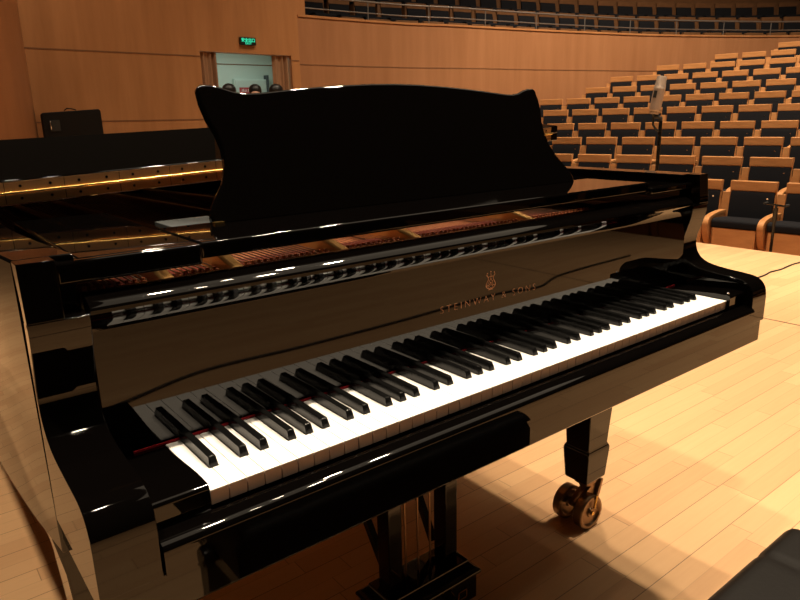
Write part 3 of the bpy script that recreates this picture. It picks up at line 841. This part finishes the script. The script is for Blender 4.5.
# ================================================================== PEOPLE beyond the piano
def skin_mesh(name, joints, bones, sub=2):
    me = bpy.data.meshes.new(name); me.from_pydata([j[0] for j in joints], bones, [])
    o = bpy.data.objects.new(name, me); COL.objects.link(o)
    o.modifiers.new('skin', 'SKIN'); sl = me.skin_vertices[0].data
    for i, j in enumerate(joints):
        r = j[1] if isinstance(j[1], tuple) else (j[1], j[1]); sl[i].radius = r; sl[i].use_root = (i == 0)
    s = o.modifiers.new('sub', 'SUBSURF'); s.levels = sub; s.render_levels = sub
    bpy.context.view_layer.update()
    out = bpy.data.meshes.new_from_object(o.evaluated_get(bpy.context.evaluated_depsgraph_get()))
    bpy.data.objects.remove(o); out.name = name
    for p in out.polygons: p.use_smooth = True
    return out
def ellipsoid(mb, c, r, n=20, m=14, zmin=-1., mi=0, bump=0):
    vs = []; fs = []
    for j in range(m + 1):
        ph = -PI / 2 + PI * j / m
        for i in range(n):
            t = 2 * PI * i / n; vs.append((c[0] + r[0] * math.cos(ph) * math.cos(t), c[1] + r[1] * math.cos(ph) * math.sin(t), c[2] + r[2] * max(zmin, math.sin(ph))))
    for j in range(m):
        for i in range(n): fs.append((j * n + i, j * n + (i + 1) % n, (j + 1) * n + (i + 1) % n, (j + 1) * n + i))
    mb.add(vs, fs, mi)
def person(loc, rotz, h, top, bottoms, label, longhair, hb=.033):
    k = h / 1.62
    root = thing('person', label, 'person', loc, rotz)   # faces local -y
    J = []; B = []
    def j(x, y, z, r): J.append(((x * k, y * k, z * k), tuple(q * k for q in r) if isinstance(r, tuple) else r * k)); return len(J) - 1
    pel = j(0, 0, .86, (.135, .10)); wa = j(0, -.005, 1.00, (.115, .085)); ch = j(0, -.005, 1.16, (.14, .10)); sh = j(0, .005, 1.285, (.10, .075)); nk = j(0, .0, 1.35, .05); n2 = j(0, -.006, 1.40, .048)
    hd = j(0, -.012, 1.47, (.068, .082)); h3 = j(0, -.008, 1.545, (.070, .085))
    B += [(pel, wa), (wa, ch), (ch, sh), (sh, nk), (nk, n2), (n2, hd), (hd, h3)]
    hands = []
    for s in (-1, 1):
        a = j(s * .155, .005, 1.275, .052); b = j(s * .20, .01, 1.02, .041); c = j(s * .195, -.05, .815, .028); d = j(s * .192, -.062, .765, (.028, .020)); e = j(s * .19, -.07, .725, (.024, .016))
        B += [(sh, a), (a, b), (b, c), (c, d), (d, e)]
        for q, (ox, L) in enumerate(((-.022, .060), (-.008, .072), (.007, .070), (.02, .055))):
            f1 = j(s * .19 + 0, -.07 + ox, .69, .0085); f2 = j(s * .186, -.078 + ox, .69 - L * .45, .008); B += [(e, f1), (f1, f2)]
        t1 = j(s * .175, -.105, .735, .0095); B.append((d, t1))
        hp = j(s * .085, 0, .80, .09); kn = j(s * .09, -.012, .46, .058); an = j(s * .09, .01, .085, .038); to = j(s * .10, -.13, .035, (.036, .028))
        B += [(pel, hp), (hp, kn), (kn, an), (an, to)]
    body = skin_mesh('body', J, B)
    bo = link('body', body, skin, root)
    # face: nose, eyes, mouth, ears
    mb = MB(); ellipsoid(mb, (0, -.096 * k, 1.475 * k), (.011 * k, .014 * k, .022 * k), 10, 8)
    for s in (-1, 1): ellipsoid(mb, (s * .074 * k, 0, 1.475 * k), (.010 * k, .018 * k, .03 * k), 10, 8)
    mb.obj('face_features', skin, bo, smooth=80)
    for s in (-1, 1):
        mb = MB(); ellipsoid(mb, (s * .029 * k, -.0885 * k, 1.502 * k), (.013 * k, .006 * k, .007 * k), 10, 8); mb.obj('eye', hairm, bo, smooth=80)
    mb = MB(); ellipsoid(mb, (0, -.086 * k, 1.432 * k), (.022 * k, .006 * k, .007 * k), 10, 8); mb.obj('mouth', signred, bo, smooth=80)
    # hair
    mb = MB(); ellipsoid(mb, (0, hb * k, 1.552 * k), (.083 * k, .092 * k, .080 * k), 24, 16)
    if longhair: mb.tube([(0, .075 * k, 1.52 * k), (0, .085 * k, 1.42 * k), (0, .09 * k, 1.28 * k)], [.075 * k, .07 * k, .03 * k], 12)
    else: mb.tube([(0, .055 * k, 1.53 * k), (0, .062 * k, 1.45 * k), (0, .05 * k, 1.40 * k)], [.072 * k, .066 * k, .04 * k], 12)
    mb.obj('hair', hairm, root, smooth=80)
    # clothes follow the body
    T = []; TB = []
    def jt(x, y, z, r): T.append(((x * k, y * k, z * k), tuple(q * k for q in r) if isinstance(r, tuple) else r * k)); return len(T) - 1
    a0 = jt(0, 0, .73, (.175, .135)); a00 = jt(0, 0, .86, (.165, .125)); a1 = jt(0, -.005, 1.0, (.14, .105)); a2 = jt(0, -.005, 1.16, (.162, .12)); a3 = jt(0, .005, 1.29, (.115, .09)); a4 = jt(0, 0, 1.335, .064); TB += [(a0, a00), (a00, a1), (a1, a2), (a2, a3), (a3, a4)]
    for s in (-1, 1):
        q = jt(s * .16, .005, 1.275, .064); e = jt(s * .20, .01, 1.02, .053); w = jt(s * .196, -.04, .86, .04); TB += [(a3, q), (q, e), (e, w)]
    link('top', skin_mesh('top', T, TB), top, root)
    T = []; TB = []
    p0 = jt(0, 0, .93, (.145, .11)); p1 = jt(0, 0, .86, (.152, .118)); TB.append((p0, p1))
    for s in (-1, 1):
        hp = jt(s * .088, 0, .78, .105); kn = jt(s * .092, -.012, .46, .074); an = jt(s * .092, .012, .09, .06); TB += [(p1, hp), (hp, kn), (kn, an)]
    link('trousers', skin_mesh('trousers', T, TB), bottoms, root)
    for s in (-1, 1):
        mb = MB(); ellipsoid(mb, (s * .098 * k, -.06 * k, .035 * k), (.048 * k, .135 * k, .05 * k), 16, 10, -.68); mb.obj('shoe', hairm, root, smooth=80)
    return root
person((3.235, 6.90, 0), 2.4, 1.575, cloth_a, cloth_a, 'black-haired person at the left of the doorway beside the curtain, only hair showing', True)
person((3.875, 7.53, 0), -.46, 1.612, cloth_b, cloth_a, 'black-haired person facing the piano in the middle of the doorway', True, .062)
person((3.83, 6.84, 0), 1.9, 1.575, cloth_c, cloth_a, 'black-haired person at the right of the doorway beside the curtain, only hair showing', False)

# ================================================================== MICROPHONES AND CABLE
mx_, my_ = 3.205, 1.383
mic = thing('microphone_stand', 'tall black microphone stand behind the piano holding the silver microphone', 'microphone stand', (mx_, my_, 0))
mb = MB(); mb.tube([(0, 0, .06), (0, 0, .62)], .014, 12); mb.obj('lower_tube', satin, mic, smooth=50)
mb = MB(); mb.tube([(0, 0, .60), (0, 0, 1.105)], .010, 12); mb.obj('upper_tube', satin, mic, smooth=50)
mb = MB(); mb.tube([(0, 0, .585), (0, 0, .645)], .019, 12); mb.obj('clutch', rubber, mic, smooth=50)
for k in range(3):
    t = k * 2 * PI / 3 + .3; mb = MB(); mb.tube([(.012 * math.cos(t), .012 * math.sin(t), .13), (.30 * math.cos(t), .30 * math.sin(t), .012)], .009, 8); mb.obj('leg', satin, mic, smooth=50)
mb = MB(); mb.tube([(0, 0, 1.095), (0, 0, 1.118), (-.014, .012, 1.128), (-.030, .026, 1.128), (-.030, .026, 1.1405)], .0095, 10); mb.tube([(-.030, .026, 1.128), (-.032, .026, 1.085), (-.018, .014, 1.06), (-.004, .003, 1.05)], .006, 8); mb.obj('swivel_mount', rubber, mic, smooth=50)
m0 = Vector((mx_ - .030, my_ + .026, 1.142)); ax = Vector((.018, -.021, .19)).normalized()
mic2 = thing('microphone', 'silver large condenser microphone tilted on a tall black stand behind the piano', 'microphone', tuple(m0))
mic2.scale = (1.07, 1.07, 1.07)
mic2.rotation_euler = Vector((0, 0, 1)).rotation_difference(ax).to_euler()
MB().lathe([(.0001, 0), (.022, 0), (.0235, .004), (.0235, .014), (.026, .016), (.028, .022), (.028, .122), (.0001, .122)], 28).obj('body', micbody, mic2, smooth=35)
MB().lathe([(.0001, .1222), (.0285, .1222), (.0285, .128), (.027, .131), (.0255, .150), (.024, .178), (.022, .184), (.0001, .186)], 28).obj('grille', micgrille, mic2, smooth=35)
ca = Vector((CAM.x - mx_, CAM.y - my_, 0)).normalized()
MB().box(-.0295, -.0275, -.0085, .0085, .078, .112).obj('badge', rubber, mic2)
# small stand with a stereo bar at the stage edge
st = thing('floor_microphone_stand', 'slim black microphone stand with a crossbar in front of the first row of seats', 'microphone stand', (5.90, 1.84, -.405))
mb = MB(); mb.lathe([(.0001, 0), (.07, 0), (.07, .008), (.02, .016), (.0001, .016)], 24); mb.obj('base', satin, st, smooth=35)
mb = MB(); mb.tube([(0, 0, .016), (0, 0, .60), (0, 0, .62), (0, 0, .73)], [.012, .012, .019, .019], 10); mb.obj('pole', satin, st, smooth=50)
mb = MB(); mb.tube([(.03, .10, .758), (-.03, -.10, .752)], .0085, 8); mb.obj('crossbar', satin, st, smooth=50)
for s in (-1, 1):
    mb = MB(); mb.tube([(s * .03 - .035, s * .10, .762), (s * .03 + .03, s * .10, .762)], .011, 10); mb.obj('small_microphone', rubber, st, smooth=50)
mb = MB(); mb.tube([(0, 0, .73), (0, 0, .757)], .011, 8); mb.obj('bar_clamp', rubber, st)
pts = smooth_path([(3.16, 1.30, .0055), (3.5, 1.33, .0055), (4.2, 1.37, .0055), (4.63, 1.355, .0055), (4.80, 1.372, .0055), (4.95, 1.36, .0055), (5.2, 1.372, .0055), (5.38, 1.34, .0055), (5.55, 1.22, .0055)], 8)
mb = MB(); mb.tube(pts, .005, 8); tag(mb.obj('cable', cablem, smooth=60), 'thin black cable running across the stage floor beyond the piano', 'cable')

pts = smooth_path([(-1.2, -1.62, .0085), (-.3, -1.68, .0085), (.33, -1.78, .0085), (.83, -1.94, .0085), (1.37, -1.93, .0085), (2.04, -1.94, .0085), (2.46, -1.965, .0085), (2.93, -1.98, .0085), (3.25, -1.92, .0085), (3.66, -2.05, .0085), (4.6, -2.1, .0085)], 8)
mb = MB(); mb.tube(pts, .008, 8); tag(mb.obj('cable', cablem, smooth=60), 'black cable on the floor before the keyboard, seen mirrored in the fallboard', 'cable')

# ================================================================== LIGHT
w = bpy.data.worlds.new('world'); scn.world = w; w.use_nodes = True
w.node_tree.nodes['Background'].inputs['Color'].default_value = (1, .72, .45, 1); w.node_tree.nodes['Background'].inputs['Strength'].default_value = .008
def spot(x, y, z, tx, ty, tz, e, size=70, rad=.12, col=(1, .81, .58), blend=.6):
    l = bpy.data.lights.new('stage_and_fill_lamp', 'SPOT'); l.energy = e; l.spot_size = math.radians(size); l.spot_blend = blend; l.shadow_soft_size = rad; l.color = col
    o = bpy.data.objects.new('stage_and_fill_lamp', l); COL.objects.link(o); o.location = (x, y, z)
    o.rotation_euler = (Vector((tx, ty, tz)) - Vector((x, y, z))).to_track_quat('-Z', 'Y').to_euler(); return o
def area(x, y, z, tx, ty, tz, e, sx, sy, col=(1, .81, .58)):
    l = bpy.data.lights.new('fill_and_corridor_lamp', 'AREA'); l.energy = e; l.shape = 'RECTANGLE'; l.size = sx; l.size_y = sy; l.color = col
    o = bpy.data.objects.new('fill_and_corridor_lamp', l); COL.objects.link(o); o.location = (x, y, z)
    o.rotation_euler = (Vector((tx, ty, tz)) - Vector((x, y, z))).to_track_quat('-Z', 'Y').to_euler(); return o
spot(4.1, .2, 7.2, 1.9, .3, 0, 1450, 75)
spot(3.3, -.6, 7.4, 1.6, .2, 0, 450, 75)
spot(2.0, .3, 7.4, 1.7, .3, 0, 1150, 75)
spot(3.6, 2.2, 7.2, 2.6, 1.4, 0, 800, 80)
spot(-1.3, .2, 7.2, -1.3, .6, 0, 1400, 65)
for x, y in ((8.5, 4.5), (11, 3.5), (13.5, 5.5), (8.5, -2.5)): spot(x - 2.5, y - 1.5, 9.5, x, y, .5, 1850 if y > 0 else 800, 95, .2)
spot(2.6, 1.2, 6.8, 7.2, 1.8, .1, 650, 55, .15)  # extra lamp, added to brighten the fronts of the first seat row
spot(9, 4, 8.5, 11, 8.5, 1.6, 440, 100, .3)
spot(2.2, 5.2, 8.5, 3.0, 9, 1.6, 380, 100, .3)
spot(-.8, 5.2, 7.5, 0, 7.5, 1.2, 430, 80, .3)
spot(12, 3, 9, 14, 8.5, 3.2, 250, 80, .3)
area(6, 0, 9.5, 4, 0, 0, 190, 8, 8)  # broad soft fill from above, added to lift the shadows
for x, y in ((.6, 1.6), (2.9, 1.2), (1.0, -.5), (2.6, -1.4), (.2, .4)): spot(x, y, 7.6, 1.2, .3, 0, 90, 80, .07)
area(4.6, 10.4, 2.48, 4.6, 10.4, 0, 18, 2.4, .5, (.84, 1, .90))

scn.view_settings.view_transform = 'Standard'; scn.view_settings.look = 'None'
scn.view_settings.exposure = 0; scn.view_settings.gamma = 1; scn.view_settings.use_curve_mapping = False
